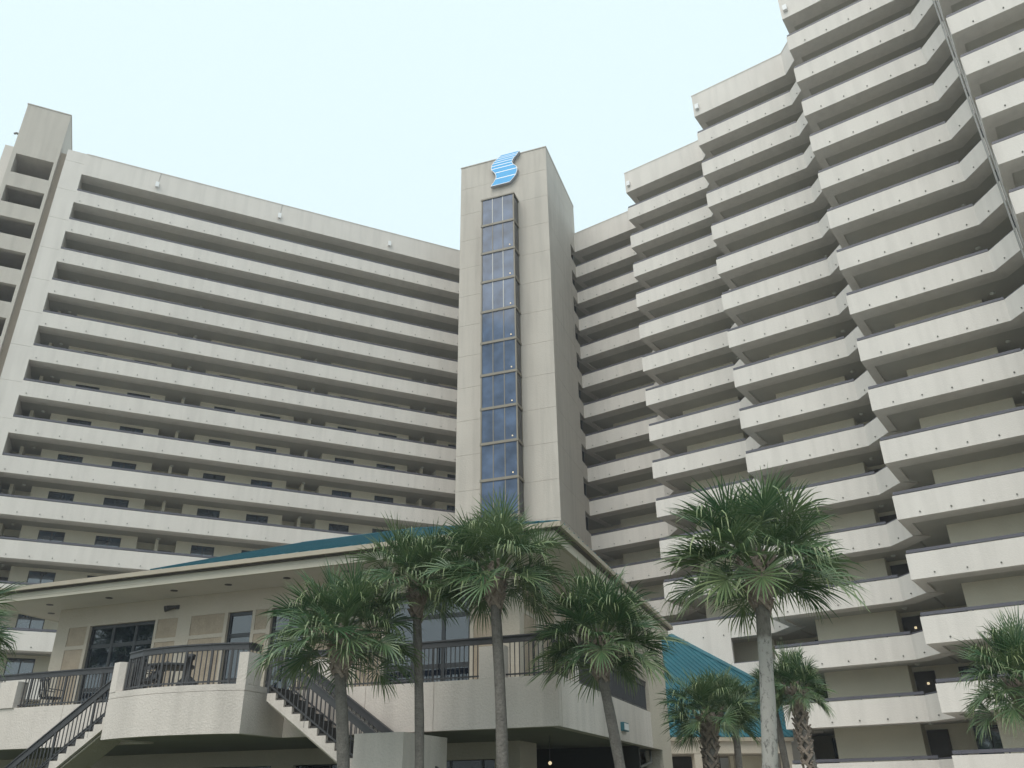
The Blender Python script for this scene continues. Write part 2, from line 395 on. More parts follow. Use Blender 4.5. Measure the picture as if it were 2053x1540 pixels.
for k in range(-1, 15):
    zt = 45.28 if k == -1 else zg - FH * k
    z0 = zg - FH * (k + 1)
    if z0 < GZ + 1: break
    f = MB()
    if k == -1:
        f.box(TF, G0 - .05, G1 + .05, GN - .05, -.001, zt, zt + .12)
    else:
        f.box(TF, G0 - .03, G1 + .03, GN - .04, -.001, zt - .10, zt + .10)
    if k == -1: zt_ = zt
    else: zt_ = zt - .10
    for s in (G0, G1 - .10): f.box(TF, s, s + .10, GN, GN + .10, z0 + .10, zt_)
    f.box(TF, G1 - .06, G1 - .02, -.10, -.005, z0 + .10, zt_)
    f.build('frame_band', 'bronze_frame', tw)
    w3 = (G1 - G0 - .2) / 3
    for j in range(3):
        q = MB(); q.box(TF, G0 + .10 + w3 * j + .02, G0 + .10 + w3 * (j + 1) - .02, GN + .04, GN + .06, z0 + .11, zt_ - .01); q.build('pane', 'glass_shaft', tw)
    m = MB()
    for j in (1, 2):
        x = G0 + .10 + w3 * j; m.box(TF, x - .03, x + .03, GN + .01, GN + .07, z0 + .10, zt_)
    m.build('mullion', 'light_frame' if k in (-1, 1, 2) else 'bronze_frame', tw)
    q = MB(); q.box(TF, G1 - .06, G1 - .04, GN + .12, -.11, z0 + .11, zt_ - .01); q.build('side_pane', 'glass_dark', tw)
    q = MB(); q.box(TF, G0 + .04, G0 + .06, GN + .12, -.01, z0 + .11, zt_ - .01); q.build('side_pane', 'glass_dark', tw)
    if k >= 0:
        m = MB(); m.lathe(TF.P(-3.0, GN - .03, z0 + .34), [(.01, -.06), (.04, -.03), (.048, 0), (.04, .03), (.01, .045)], 8); m.build('lamp', 'lamp_lit', tw, smooth=True)
# the blue sign
sr = [(-2.429, 50.66), (-2.583, 50.143), (-2.795, 49.954), (-2.918, 49.737), (-2.981, 49.538), (-2.924, 49.338), (-2.778, 49.146), (-2.602, 48.947), (-2.517, 48.74), (-2.521, 48.453), (-2.646, 48.061), (-2.798, 47.821), (-2.948, 47.653), (-3.248, 47.353)]
sll = [(-5.007, 47.345), (-4.857, 47.586), (-4.645, 47.88), (-4.524, 48.131), (-4.493, 48.337), (-4.552, 48.608), (-4.702, 48.872), (-4.883, 49.109), (-4.944, 49.347), (-4.913, 49.63), (-4.79, 49.849), (-4.637, 50.058), (-4.423, 50.249), (-4.0, 50.66)]
sr[0] = (-2.30, 50.55); sll[-1] = (-4.05, 50.55)
def edge(lst, z):
    l = sorted(lst, key=lambda p: p[1])
    for a, c in zip(l, l[1:]):
        if a[1] <= z <= c[1]:
            t = (z - a[1]) / (c[1] - a[1] + 1e-9); return a[0] + (c[0] - a[0]) * t
    return l[-1][0] if z > l[-1][1] else l[0][0]
sg = thing('wall_sign', TF.P(-3.7, 0, 47.2), 'blue wavy sign with white stripes mounted at the top of the lift tower', 'sign')
zs = sorted(set([round(47.35 + .04 * k, 3) for k in range(81)] + [50.55])); zs = [z for z in zs if z <= 50.55]
m = MB()
for z0, z1 in zip(zs, zs[1:]):
    l0, l1, r0, r1 = edge(sll, z0), edge(sll, z1), edge(sr, z0), edge(sr, z1)
    m.face([TF.P(l0, -.35, z0), TF.P(r0, -.35, z0), TF.P(r1, -.35, z1), TF.P(l1, -.35, z1)])
    m.face([TF.P(l0, -.06, z0), TF.P(r0, -.06, z0), TF.P(r1, -.06, z1), TF.P(l1, -.06, z1)])
    m.face([TF.P(l0, -.35, z0), TF.P(l1, -.35, z1), TF.P(l1, -.06, z1), TF.P(l0, -.06, z0)])
    m.face([TF.P(r0, -.35, z0), TF.P(r1, -.35, z1), TF.P(r1, -.06, z1), TF.P(r0, -.06, z0)])
for z in (zs[0], zs[-1]):
    m.face([TF.P(edge(sll, z), -.35, z), TF.P(edge(sr, z), -.35, z), TF.P(edge(sr, z), -.06, z), TF.P(edge(sll, z), -.06, z)])
m.box(TF, -4.1, -3.9, -.07, 0.0, 48.0, 48.2); m.box(TF, -3.4, -3.2, -.07, 0, 49.5, 49.7)
m.build('sign_body', 'sign_side', sg)
stripes = [50.40, 50.25, 50.05, 49.82, 49.535, 49.217, 48.73, 48.06]; wd = [.045, .05, .055, .06, .065, .07, .075, .08]
bands = []; top = 50.55
for zc, w in zip(stripes, wd):
    bands.append((zc + w / 2, top, 0)); bands.append((zc - w / 2, zc + w / 2, 1)); top = zc - w / 2
bands.append((47.36, top, 0))
for mi, nm, mt, inset in ((0, 'blue_stripes', 'sign_blue', .05), (1, 'white_stripes', 'sign_white', .0)):
    m = MB()
    for a, c, t in bands:
        if t != mi: continue
        n = max(1, int((c - a) / .05))
        for k in range(n):
            z0 = a + (c - a) * k / n; z1 = a + (c - a) * (k + 1) / n
            m.face([TF.P(edge(sll, z0) + inset, -.356, z0), TF.P(edge(sr, z0) - inset, -.356, z0), TF.P(edge(sr, z1) - inset, -.356, z1), TF.P(edge(sll, z1) + inset, -.356, z1)])
    m.build(nm, mt, sg)
m = MB()
for lst, s_ in ((sll, 1), (sr, -1)):
    for z0, z1 in zip(zs, zs[1:]):
        a0, a1 = edge(lst, z0), edge(lst, z1)
        m.face([TF.P(a0, -.362, z0), TF.P(a0 + s_ * .045, -.362, z0), TF.P(a1 + s_ * .045, -.362, z1), TF.P(a1, -.362, z1)])
m.face([TF.P(edge(sll, 47.36), -.362, 47.36), TF.P(edge(sr, 47.36), -.362, 47.36), TF.P(edge(sr, 47.41), -.362, 47.41), TF.P(edge(sll, 47.41), -.362, 47.41)])
m.build('white_edge', 'sign_white', sg)

# ------------------------------------------------------------------ right stepped wing
EA = -34.7
C1 = (9.74, 54.4)
STEP = (8.19, -4.66)
e1 = Vector((math.cos(R(EA)), math.sin(R(EA)), 0)); e2 = Vector((-e1.y, e1.x, 0))
def BF(k): 
    o = Frame(C1[0], C1[1], EA, (STEP[0] * (k - 1), STEP[1] * (k - 1)))
    if k == 4: o.o += e2 * .3 + e1 * .05
    return o
B1 = BF(1)
rw = thing('apartment_wing', B1.P(8, 5, GZ), 'stepped apartment wing with projecting angled balconies filling the right side', 'building')
OUT = [(0, 3.32), (0, 0), (6.84, 0), (8.19, -1.35)]
def bay_storey(i):
    fr = B1; z = zb(i)
    b = MB()
    inn = offset_poly(OUT, [.43, 1.03, 1.0]); b.prism(fr, OUT + inn[::-1], z, z + .299)
    inn = offset_poly(OUT, .18); b.prism(fr, OUT + inn[::-1], z + .299, z + BH, bottom=False)
    for s in (1.03, 2.36, 3.69, 5.0, 6.31): b.tube([fr.P(s, .02, z + .215), fr.P(s, -.05, z + .205)], .036, 6, 1)
    b.tube([fr.P(7.4, -.54, z + .215), fr.P(7.37, -.60, z + .205)], .034, 6, 1)
    p = b.build('balcony_parapet', ['stucco', 'drain'], rw)
    O3 = OUT[:3]; a = offset_poly(O3, .04); c = offset_poly(O3, .15); a[0] = (a[0][0], 3.3); c[0] = (c[0][0], 3.3)
    r = MB(); r.prism(fr, a + c[::-1], z + BH + .05, z + BH + .19)
    O4 = OUT[2:]; r.prism(fr, offset_poly(O4, .05) + offset_poly(O4, .14)[::-1], z + BH + .03, z + BH + .08)
    for s in (.3, 2.1, 3.9, 5.7): r.box(fr, s, s + .06, .07, .13, z + BH, z + BH + .05, bottom=False, top=False)
    r.build('handrail', 'rail_paint', p)
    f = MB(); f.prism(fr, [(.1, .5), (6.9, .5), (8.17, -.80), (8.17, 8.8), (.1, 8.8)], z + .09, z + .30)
    return p, f.build('balcony_floor', 'gallery_ceiling_shaded', rw)
p1, f1 = bay_storey(1)
def boff(k): return BF(k).o - B1.o
for k in range(0, 5):
    for i in range(1, 17):
        if k == 1 and i == 1: continue
        dup(p1, rw, boff(k) + Vector((0, 0, -FH * (i - 1)))); dup(f1, rw, boff(k) + Vector((0, 0, -FH * (i - 1))))
b = MB(); inn = offset_poly(OUT, [.43, 1.03, 1.0]); b.prism(B1, OUT + inn[::-1], Z0, Z0 + .30)
inn = offset_poly(OUT, .18); b.prism(B1, OUT + inn[::-1], Z0 + .30, 47.05, bottom=False)
b.prism(B1, offset_poly(OUT, -.03) + offset_poly(OUT, .22)[::-1], 47.05, 47.11)
p0 = b.build('roof_parapet', 'stucco', rw)
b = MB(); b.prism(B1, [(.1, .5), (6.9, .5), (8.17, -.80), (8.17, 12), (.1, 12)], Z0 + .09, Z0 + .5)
f0 = b.build('roof', 'gallery_ceiling_shaded', rw)
m = MB(); m.box(B1, .20, .46, -.22, -.04, Z0 + .52, Z0 + .95); m.box(B1, .3, .36, -.05, 0, Z0 + .6, Z0 + .8)
l0 = m.build('floodlight', 'white_paint', rw)
for k in (0, 2, 3, 4):
    dup(p0, rw, boff(k)); dup(f0, rw, boff(k)); 
    if k: dup(l0, rw, boff(k))
for i in range(1, 17): dup(f1, rw, boff(-1) + Vector((0, 0, -FH * (i - 1)))); dup(p1, rw, boff(-1) + Vector((0, 0, -FH * (i - 1))))
dup(f0, rw, boff(-1)); dup(p0, rw, boff(-1))
b = MB(); fz = BF(0)
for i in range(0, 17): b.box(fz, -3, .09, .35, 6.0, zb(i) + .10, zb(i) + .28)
b.build('link_floor', 'gallery_ceiling_shaded', rw)
# walls of one bay, full height
b = MB()
b.box(B1, 1.65, 5.90, 2.65, 3.05, GZ, Z0 + .3)                 # projecting wall
b.box(B1, 5.6, 5.89, 3.05, 3.75, GZ, Z0 + .3)
b.box(B1, 1.66, 1.95, 3.05, 8.4, GZ, Z0 + .3)                # side wall back to the deep recess of the bay before
b.box(B1, 5.65, 9.86, 3.70, 3.95, GZ, Z0 + .3)               # recess wall
wl = b.build('wall', 'stucco_wall', rw)
b = MB(); b.box(BF(0), -9, 1.65, 3.7, 3.95, GZ, Z0 + .3); b.build('core_wall', 'stucco_wall', rw)
for k in (0, 2, 3, 4): dup(wl, rw, boff(k))
def bay_bits(i):
    z = zb(i)
    m = MB(); m.box(B1, 5.95, 6.95, 3.60, 3.69, z + .3, z + 2.64); m.box(B1, 6.1, 6.8, 3.58, 3.61, z + 1.4, z + 2.45); m.tube([B1.P(6.8, 3.6, z + 1.3), B1.P(6.8, 3.52, z + 1.3)], .03, 6)
    d = m.build('door', 'door_brown', rw)
    m = MB()
    for a, c in ((8.1, 8.16), (9.44, 9.5), (8.77, 8.83)): m.box(B1, a, c, 3.62, 3.69, z + 1.2, z + 2.72)
    m.box(B1, 8.1, 9.5, 3.62, 3.69, z + 1.15, z + 1.21); m.box(B1, 8.1, 9.5, 3.62, 3.69, z + 2.65, z + 2.72)
    w = m.build('window', 'dark_frame', rw); q = MB(); q.box(B1, 8.14, 9.46, 3.65, 3.67, z + 1.22, z + 2.64); q.build('pane', 'glass_window', w)
    return d, w, globe(B1, 6.45, 2.3, z + FH + .089, rw)
bits = bay_bits(3)
for k in range(0, 5):
    for i in range(3, 17):
        if k == 1 and i == 3: continue
        if k == 0 and i < 5: continue
        for o in bits: dup(o, rw, boff(k) + Vector((0, 0, -FH * (i - 3))))
for k, i in ((2, 14), (2, 15)):
    fr = BF(k); z = zb(i); m = MB(); m.box(fr, 6.50, 6.61, 3.52, 3.59, z + 1.98, z + 2.09); m.build('wall_lamp', 'lamp_lit', rw)
# lower infill wall on the second bay
b = MB(); b.box(B1, 0.001, 4.11, -.002, .2, GZ, zb(13) + .001); b.box(B1, -.001, .2, .2, 3.3, GZ, zb(13) + .001)
b.box(B1, 4.11, 8.0, -.002, .2, GZ, zb(14) + 1.3)
b.build('infill_wall', 'stucco', rw)
# rain pipes at the corner of the last bay
f4 = BF(4)
for s in (-.12, -.25):
    m = MB(); m.tube([f4.P(s, -.10 - .1 * (s < -.2), 47.0), f4.P(s, -.10 - .1 * (s < -.2), GZ)], .045, 8)
    for k in range(34): 
        z = 46 - 1.4 * k - (.5 if s < -.2 else 0); m.tube([f4.P(s, -.10 - .1 * (s < -.2), z), f4.P(s, -.10 - .1 * (s < -.2), z - .05)], .050, 8)
    m.build('rain_pipe', 'conduit', rw, smooth=True)

# ------------------------------------------------------------------ clubhouse
PF = Frame(.941, 19.878, -19.816)
ZT, ZBt = 2.541, 1.445       # deck edge top and bottom
WN = 2.26; WS = -1.70; ZS = 5.861; ZG = 6.271
ch = thing('clubhouse', PF.P(-8, 8, GZ), 'two storey beige clubhouse with raised deck and teal roof below the tower', 'building')
# upper wall: front, with openings
b = MB(); H0, H1 = ZT - .25, ZS + .02
front_open = [(-16.62, -13.97, 'A'), (-11.2, -10.3, 'B'), (-9.62, -8.42, 'C'), (-5.74, -3.14, 'D')]
panels = [(-17.5, -16.74), (-13.87, -13.08), (-12.57, -11.32), (-10.19, -9.75), (-8.25, -7.1), (-6.61, -5.84), (-3.03, -2.35)]
cur = -18.03
holes = sorted([(a, c, t) for a, c, t in front_open] + [(a, c, 'p') for a, c in panels])
for a, c, t in holes:
    b.box(PF, cur, a, WN, WN + .3, H0, H1); cur = c
    if t == 'p':
        b.box(PF, a, c, WN, WN + .3, 5.24, H1); b.box(PF, a, c, WN, WN + .3, 4.53, 4.645); b.box(PF, a, c, WN + .05, WN + .29, H0, 5.24)
    else: b.box(PF, a, c, WN, WN + .3, 5.24, H1)
b.box(PF, cur, WS, WN, WN + .3, H0, H1)
b.box(PF, -18.03, -17.73, WN + .3, 13.3, H0, H1)
# right side wall and its panels
rp = [(2.62, 3.7), (4.3, 5.4), (6.1, 7.3)]
cur = WN + .3
for a, c in rp:
    b.box(PF, WS - .3, WS, cur, a, H0, H1); cur = c
    b.box(PF, WS - .3, WS, a, c, 5.24, H1); b.box(PF, WS - .3, WS, a, c, 4.53, 4.645); b.box(PF, WS - .3, WS - .05, a, c, H0, 5.24)
b.box(PF, WS - .3, WS, cur, 7.9, H0, H1); b.box(PF, WS - .3, WS, 7.9, 9.9, 5.1, H1); b.box(PF, WS - .3, WS, 9.9, 10.7, H0, H1)
# return wall facing forward and the far end block
b.box(PF, WS, -1.35, 10.45, 10.7, ZBt, H1); b.box(PF, -.43, -.001, 10.45, 10.7, ZBt, H1)
b.box(PF, -1.35, -.43, 10.45, 10.7, 4.65, H1); b.box(PF, -1.35, -.43, 10.5, 10.7, ZBt, 4.65)
b.box(PF, -.3, 0, 10.7, 13.4, ZBt, H1); b.box(PF, -18.03, 0, 13.4, 13.7, GZ, H1)
b.build('wall', 'stucco_club', ch)
for a, c in panels:
    m = MB(); m.box(PF, a + .001, c - .001, WN + .02, WN + .045, 4.646, 5.239); m.box(PF, a + .001, c - .001, WN + .02, WN + .045, ZT - .2, 4.529); m.build('wall_panel', 'tan_panel', ch)
for a, c in rp:
    m = MB(); m.box(PF, WS - .045, WS - .02, a + .001, c - .001, 4.646, 5.239); m.box(PF, WS - .045, WS - .02, a + .001, c - .001, ZT - .2, 4.529); m.build('wall_panel', 'tan_panel', ch)
m = MB(); m.box(PF, -1.349, -.431, 10.47, 10.495, ZT, 4.649); m.build('wall_panel', 'tan_panel', ch)
m = MB(); m.box(PF, WS - .2, WS - .1, 7.9, 9.9, H0, 5.1); m.box(PF, WS - .12, WS - .06, 8.0, 8.9, H0, 4.7); m.box(PF, WS - .12, WS - .06, 8.95, 9.85, H0, 4.7); m.build('double_door', 'door_brown', ch)
def glazing(a, c, mull, trans, name, doors=()):
    m = MB(); n0, n1 = WN + .10, WN + .20; z0, z1 = ZT - .2, 5.24
    m.box(PF, a, a + .08, n0, n1, z0, z1); m.box(PF, c - .08, c, n0, n1, z0, z1); m.box(PF, a + .08, c - .08, n0, n1, z1 - .10, z1)
    for x in mull: m.box(PF, x - .05, x + .05, n0 + .01, n1 - .01, z0, z1 - .10)
    m.box(PF, a + .08, c - .08, n0 + .02, n1 - .02, trans - .06, trans + .06)
    m.box(PF, a + .08, c - .08, n0 + .02, n1 - .02, ZT + .02, ZT + .24)
    m.box(PF, a + .08, c - .08, n0 + .02, n1 - .02, 3.20, 3.32)
    for x in doors: m.box(PF, x - .012, x + .012, n0 - .06, n0, 3.15, 3.75)
    w = m.build(name, 'dark_frame', ch)
    q = MB(); q.box(PF, a + .05, c - .05, WN + .14, WN + .155, z0, z1 - .05); q.build('pane', 'glass_club', w)
    m = MB(); m.box(PF, a, c, WN + .01, WN + .06, z1 + .001, z1 + .05)
    return w
glazing(-16.62, -13.97, (-15.7, -14.78), 4.59, 'glass_front', (-15.0,))
glazing(-11.2, -10.3, (), 4.55, 'glass_door', (-10.5,))
glazing(-9.62, -8.42, (-9.0,), 4.55, 'glass_door', (-9.2,))
glazing(-5.74, -3.14, (-4.85, -3.98), 4.59, 'glass_front', (-4.12,))
# pale curtains inside the windows
for a, c, z1 in ((-5.6, -5.0, 4.4), (-16.45, -15.8, 3.9)):
    m = MB(); n = 14; 
    for k in range(n):
        x0 = a + (c - a) * k / n; x1 = a + (c - a) * (k + 1) / n; d0 = .26 + .04 * (k % 2); d1 = .26 + .04 * ((k + 1) % 2)
        m.face([PF.P(x0, WN + d0, ZT - .2), PF.P(x1, WN + d1, ZT - .2), PF.P(x1, WN + d1, z1), PF.P(x0, WN + d0, z1)])
    m.build('curtain', 'white_paint', ch)
# soffit, fascia, gutter, roof
ES, EN = -.12, .59; EL = -19.75; EB = 15.9
b = MB(); b.prism(PF, [(EL + .02, EN + .02), (ES - .02, EN + .02), (ES - .02, EB), (EL + .02, EB)], ZS + .01, ZS + .05); b.build('soffit', 'plaster_ceiling', ch)
b = MB(); b.prism(PF, [(EL, EN), (ES, EN), (ES, EB), (ES - .12, EB), (ES - .12, EN + .12), (EL + .12, EN + .12), (EL + .12, EB), (EL, EB)], ZS, ZG - .13); b.build('fascia_board', 'fascia', ch)
gs, gn, gl = .10, .38, EL - .2
b = MB(); b.prism(PF, [(gl, gn), (gs, gn), (gs, EB + .2), (gs - .2, EB + .2), (gs - .2, gn + .2), (gl + .2, gn + .2), (gl + .2, EB + .2), (gl, EB + .2)], ZG - .13, ZG)
b.prism(PF, [(gl + .1, gn + .1), (gs - .1, gn + .1), (gs - .1, EB + .1), (gs - .22, EB + .1), (gs - .22, gn + .24), (gl + .24, gn + .24), (gl + .24, EB + .1), (gl + .1, EB + .1)], ZG - .17, ZG - .131, 1)  # dark strip paints the shade of the gap under the gutter
b.build('gutter', ['gutter_metal', 'door_brown'], ch)
tp = .370; b = MB()
x0, x1, y0, y1 = -12.8, gs - .05, gn + .05, EB + .15
T = (y1 - y0) / 2; zr = ZG + T * tp; ze = ZG - .01
pa, pb = PF.P(x0, y0 + T, zr), PF.P(x1 - T, y0 + T, zr)
A_, B_, C_, D_ = PF.P(x0, y0, ze), PF.P(x1, y0, ze), PF.P(x1, y1, ze), PF.P(x0, y1, ze)
b.face([A_, B_, pb, pa]); b.face([B_, C_, pb]); b.face([C_, D_, pa, pb]); b.face([D_, A_, pa]); b.face([A_, D_, C_, B_])
for k in range(0, 30):           # standing seams
    x = x0 + .03 + .43 * k; t = min(T, x1 - x)
    if t > .2: b.bar(PF.P(x, y0 - .03, ze + .03), PF.P(x, y0 + t, ze + .03 + t * (zr - ze) / T), .03, .05)
for k in range(1, 36):
    y = y0 + (y1 - y0) * k / 36; t = min(y - y0, y1 - y)
    b.bar(PF.P(x1 + .03, y, ze + .03), PF.P(x1 - t, y, ze + .03 + t * (zr - ze) / T), .03, .05)
for p, q in ((B_, pb), (pa, pb), (C_, pb)): b.bar(p + Vector((0, 0, .02)), q + Vector((0, 0, .02)), .12, .04)
b.build('roof', 'teal_metal', ch)
b = MB(); b.box(PF, gl + .2, -12.81, gn + .2, EB, ZS + .1, ZG - .06); b.build('flat_roof', 'fascia', ch)
for s, n_ in ((-12.65, 1.4), (-10.66, 1.41), (-17.68, 1.45), (-18.73, 2.5), (-8.6, 1.4), (-6.6, 1.4), (-15.2, 1.42), (-4.5, 1.4), (-2.4, 1.4)):
    m = MB(); m.lathe(PF.P(s, n_, ZS + .009), [(.11, 0), (.11, -.015), (.08, -.016), (.07, .0)], 12); m.build('recessed_light', 'dark_metal', ch)
# wall floodlight
m = MB(); m.box(PF, -13.22, -13.10, WN - .06, WN, 5.50, 5.62)
m.tube([PF.P(-13.2, WN - .05, 5.58), PF.P(-13.42, WN - .16, 5.52), PF.P(-13.5, WN - .2, 5.5)], [.04, .085, .10], 10)
m.tube([PF.P(-13.16, WN - .05, 5.58), PF.P(-13.3, WN - .22, 5.54), PF.P(-13.36, WN - .28, 5.52)], [.03, .05, .06], 10)
m.build('security_light', 'dark_metal', ch)
# deck: edge wall, slab, bow front
bow = [(-11.42, 0), (-11.42, -1.62), (-10.9, -1.80), (-10.3, -1.96), (-9.6, -2.06), (-8.9, -2.06), (-8.2, -1.98), (-7.7, -1.87), (-7.25, -1.70), (-7.25, 0)]
b = MB()
def panel_run(s0, s1, joints, n0=0.0):
    cuts_ = [s0] + joints + [s1]
    for a, c in zip(cuts_, cuts_[1:]): b.box(PF, a + .006, c - .006, n0, n0 + .25, ZBt, ZT)
    b.box(PF, s0, s1, n0 + .02, n0 + .22, ZBt + .01, ZT - .01)
panel_run(-24, -11.42, [-21, -18, -14.6]); panel_run(-7.25, 0, [-4.95, -3.1])
cuts_ = [.25, 5.0, 10.44]
for a, c in zip(cuts_, cuts_[1:]): b.box(PF, -.25, 0, a + .006, c - .006, ZBt, ZT)
b.box(PF, -.23, -.02, .2, 10.7, ZBt + .01, ZT - .01)
b.build('deck_edge', 'stucco_rough', ch)
b = MB(); bi = offset_poly(bow, .2)
ZJ = ZT - .15
mid = (bow[4][0] * .62 + bow[3][0] * .38, bow[4][1] * .62 + bow[3][1] * .38)
b.prism(PF, bow + bi[::-1], ZBt, ZJ - .006); b.prism(PF, bow + bi[::-1], ZJ + .006, ZT)
b.prism(PF, offset_poly(bow, .015) + offset_poly(bow, .18)[::-1], ZJ - .02, ZJ + .02, bottom=False, top=False)
b.build('bow_front', 'stucco_rough', ch)
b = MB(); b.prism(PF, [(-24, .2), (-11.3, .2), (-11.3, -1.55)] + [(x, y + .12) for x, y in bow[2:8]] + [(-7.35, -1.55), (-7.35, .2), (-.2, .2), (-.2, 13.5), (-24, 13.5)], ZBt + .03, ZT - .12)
b.build('deck_floor', 'deck_soffit_shaded', ch)
# piers between the rail sections
piers = [(-17.14, -16.47, -.05, .32), (-6.55, -5.99, -.0, .30), (-1.94, -1.30, 0, .30)]
for a, c, n0, n1 in piers:
    m = MB(); m.box(PF, a, c, n0 - .003, n1, ZT + .001, ZT + .73); m.build('deck_pier', 'stucco_rough', ch)
m = MB(); m.box(PF, -.30, .003, 1.25, 1.80, ZT + .001, ZT + .73); m.build('deck_pier', 'stucco_rough', ch)
m = MB(); m.prism(PF, [(-7.47, -1.765), (-7.247, -1.70), (-7.247, -1.12), (-7.47, -1.12)], ZT + .001, ZT + .73); m.build('deck_pier', 'stucco_rough', ch)
m = MB(); m.prism(PF, [(-11.42, -1.63), (-11.15, -1.73), (-11.02, -1.62), (-11.02, -1.4), (-11.15, -1.25), (-11.42, -1.25)], ZT + .001, ZT + .73); m.build('deck_pier', 'stucco_rough', ch)
# railings
def railing(pts, skip=(), zt=ZT):
    """pts: plan polyline; returns mesh with top board, posts and balusters"""
    m = MB(); n = len(pts)
    for a, c in zip(pts, pts[1:]):
        A, C = PF.P(a[0], a[1], zt), PF.P(c[0], c[1], zt); L = (C - A).length; d = (C - A) / L
        up = Vector((0, 0, 1)); w = d.cross(up)
        def seg(z0, z1, hw):
            m.hexa([A + up * z0 - w * hw, A + up * z0 + w * hw, A + up * z1 + w * hw, A + up * z1 - w * hw], [C + up * z0 - w * hw, C + up * z0 + w * hw, C + up * z1 + w * hw, C + up * z1 - w * hw])
        seg(.80, .93, .03); seg(.931, .965, .06); seg(.06, .095, .02)
        k = max(1, int(L / .118)); 
        for j in range(k + 1):
            s = L * j / k; q = A + d * s
            if any(z0 <= a[0] + (c[0] - a[0]) * j / k <= z1 for z0, z1 in skip): continue
            h = .012 if j % 11 else .028
            m.hexa([q + Vector((-h, -h, 0)), q + Vector((h, -h, 0)), q + Vector((h, h, 0)), q + Vector((-h, h, 0))], [q + Vector((-h, -h, .81)), q + Vector((h, -h, .81)), q + Vector((h, h, .81)), q + Vector((-h, h, .81))])
    return m
rl = thing('deck_railing', PF.P(-17, .12, ZT), 'dark metal baluster railing on the left part of the deck, left of the bowed front', 'railing', 'deck railings')
railing([(-24, .12), (-11.5, .12)], [(-17.2, -16.4)]).build('railing_section', 'dark_metal', rl)
rl = thing('deck_railing', PF.P(-9.3, -1.9, ZT), 'dark metal baluster railing curving along the bowed deck front', 'railing', 'deck railings')
railing([(-11.0, -1.55)] + [(x, y + .12) for x, y in bow[3:8]] + [(-7.32, -1.62)], [(-11.3, -11.02)]).build('railing_section', 'dark_metal', rl)
railing([(-7.32, -1.62), (-7.32, -1.16)], []).build('railing_section', 'dark_metal', rl)
rl = thing('deck_railing', PF.P(-3.5, .12, ZT), 'dark metal baluster railing between the right stair and the deck corner', 'railing', 'deck railings')
railing([(-7.1, .12), (-.13, .12)], [(-6.6, -5.95), (-1.98, -1.27)]).build('railing_section', 'dark_metal', rl)
rl = thing('deck_railing', PF.P(-.13, 5, ZT), 'dark metal baluster railing along the right side of the deck', 'railing', 'deck railings')
railing([(-.13, .15), (-.13, 1.25)]).build('railing_section', 'dark_metal', rl)
railing([(-.13, 1.8), (-.13, 10.42)]).build('railing_section', 'dark_metal', rl)
# ground level under the deck
b = MB(); GW = 4.9
b.box(PF, -24, -2.7, GW, GW + .3, 1.02, ZBt + .03); 
for a, c in ((-24, -21), (-18.5, -17.9), (-14.9, -14.3), (-10.9, -10.1), (-7.0, -6.2), (-3.45, -2.7)): b.box(PF, a, c, GW + .001, GW + .29, GZ, 1.02)
b.box(PF, -3.0, -2.7, GW + .3, GW + 1.5, GZ, ZBt + .03)
b.box(PF, -.6, 0, 12.0, 13.4, GZ, ZBt)
b.build('ground_floor_wall', 'stucco_club', ch)
b = MB(); b.box(PF, -24, -.3, 9.5, 9.7, GZ, ZBt + .03); b.box(PF, -24, -2.9, GW + .35, GW + .4, GZ, 1.01); b.build('inner_wall', 'dark_inside', ch)
m = MB(); m.box(PF, -20.9, -3.5, GW + .12, GW + .2, .55, .62)
for k in range(18): m.box(PF, -20.9 + k, -20.83 + k, GW + .12, GW + .2, GZ, 1.0)
w = m.build('window_wall', 'dark_frame', ch); q = MB(); q.box(PF, -20.9, -3.5, GW + .15, GW + .165, GZ, 1.0); q.build('pane', 'glass_dark', w)
m = MB(); m.tube([PF.P(-1.3, 3.3, .86), PF.P(-1.3, 3.3, ZBt + .03)], .010, 5); hl = m.build('hanging_lamp', 'dark_metal', ch); m = MB(); m.lathe(PF.P(-1.3, 3.3, .82), [(.01, -.05), (.04, -.03), (.05, 0), (.03, .03), (.01, .04)], 10); m.build('bulb', 'lamp_lit', hl, smooth=True)
m = MB(); m.tube([PF.P(-.35, 11.6, ZBt - .02), PF.P(-.35, 11.6, 1.05), PF.P(-.6, 11.0, .9), PF.P(-2.2, 8.0, .55)], .05, 8); m.build('drain_pipe', 'conduit', ch, smooth=True)
# small box light on the right side of the deck
m = MB(); m.box(PF, .001, .10, 5.95, 6.55, 1.70, 1.93); m.box(PF, .10, .115, 6.0, 6.5, 1.73, 1.90, 1)
tag(m.build('box_light', ['teal_metal', 'white_paint'], loc=PF.P(0, 6.2, 1.7)), 'small pale box light with blue rim on the right side of the deck edge', 'light')

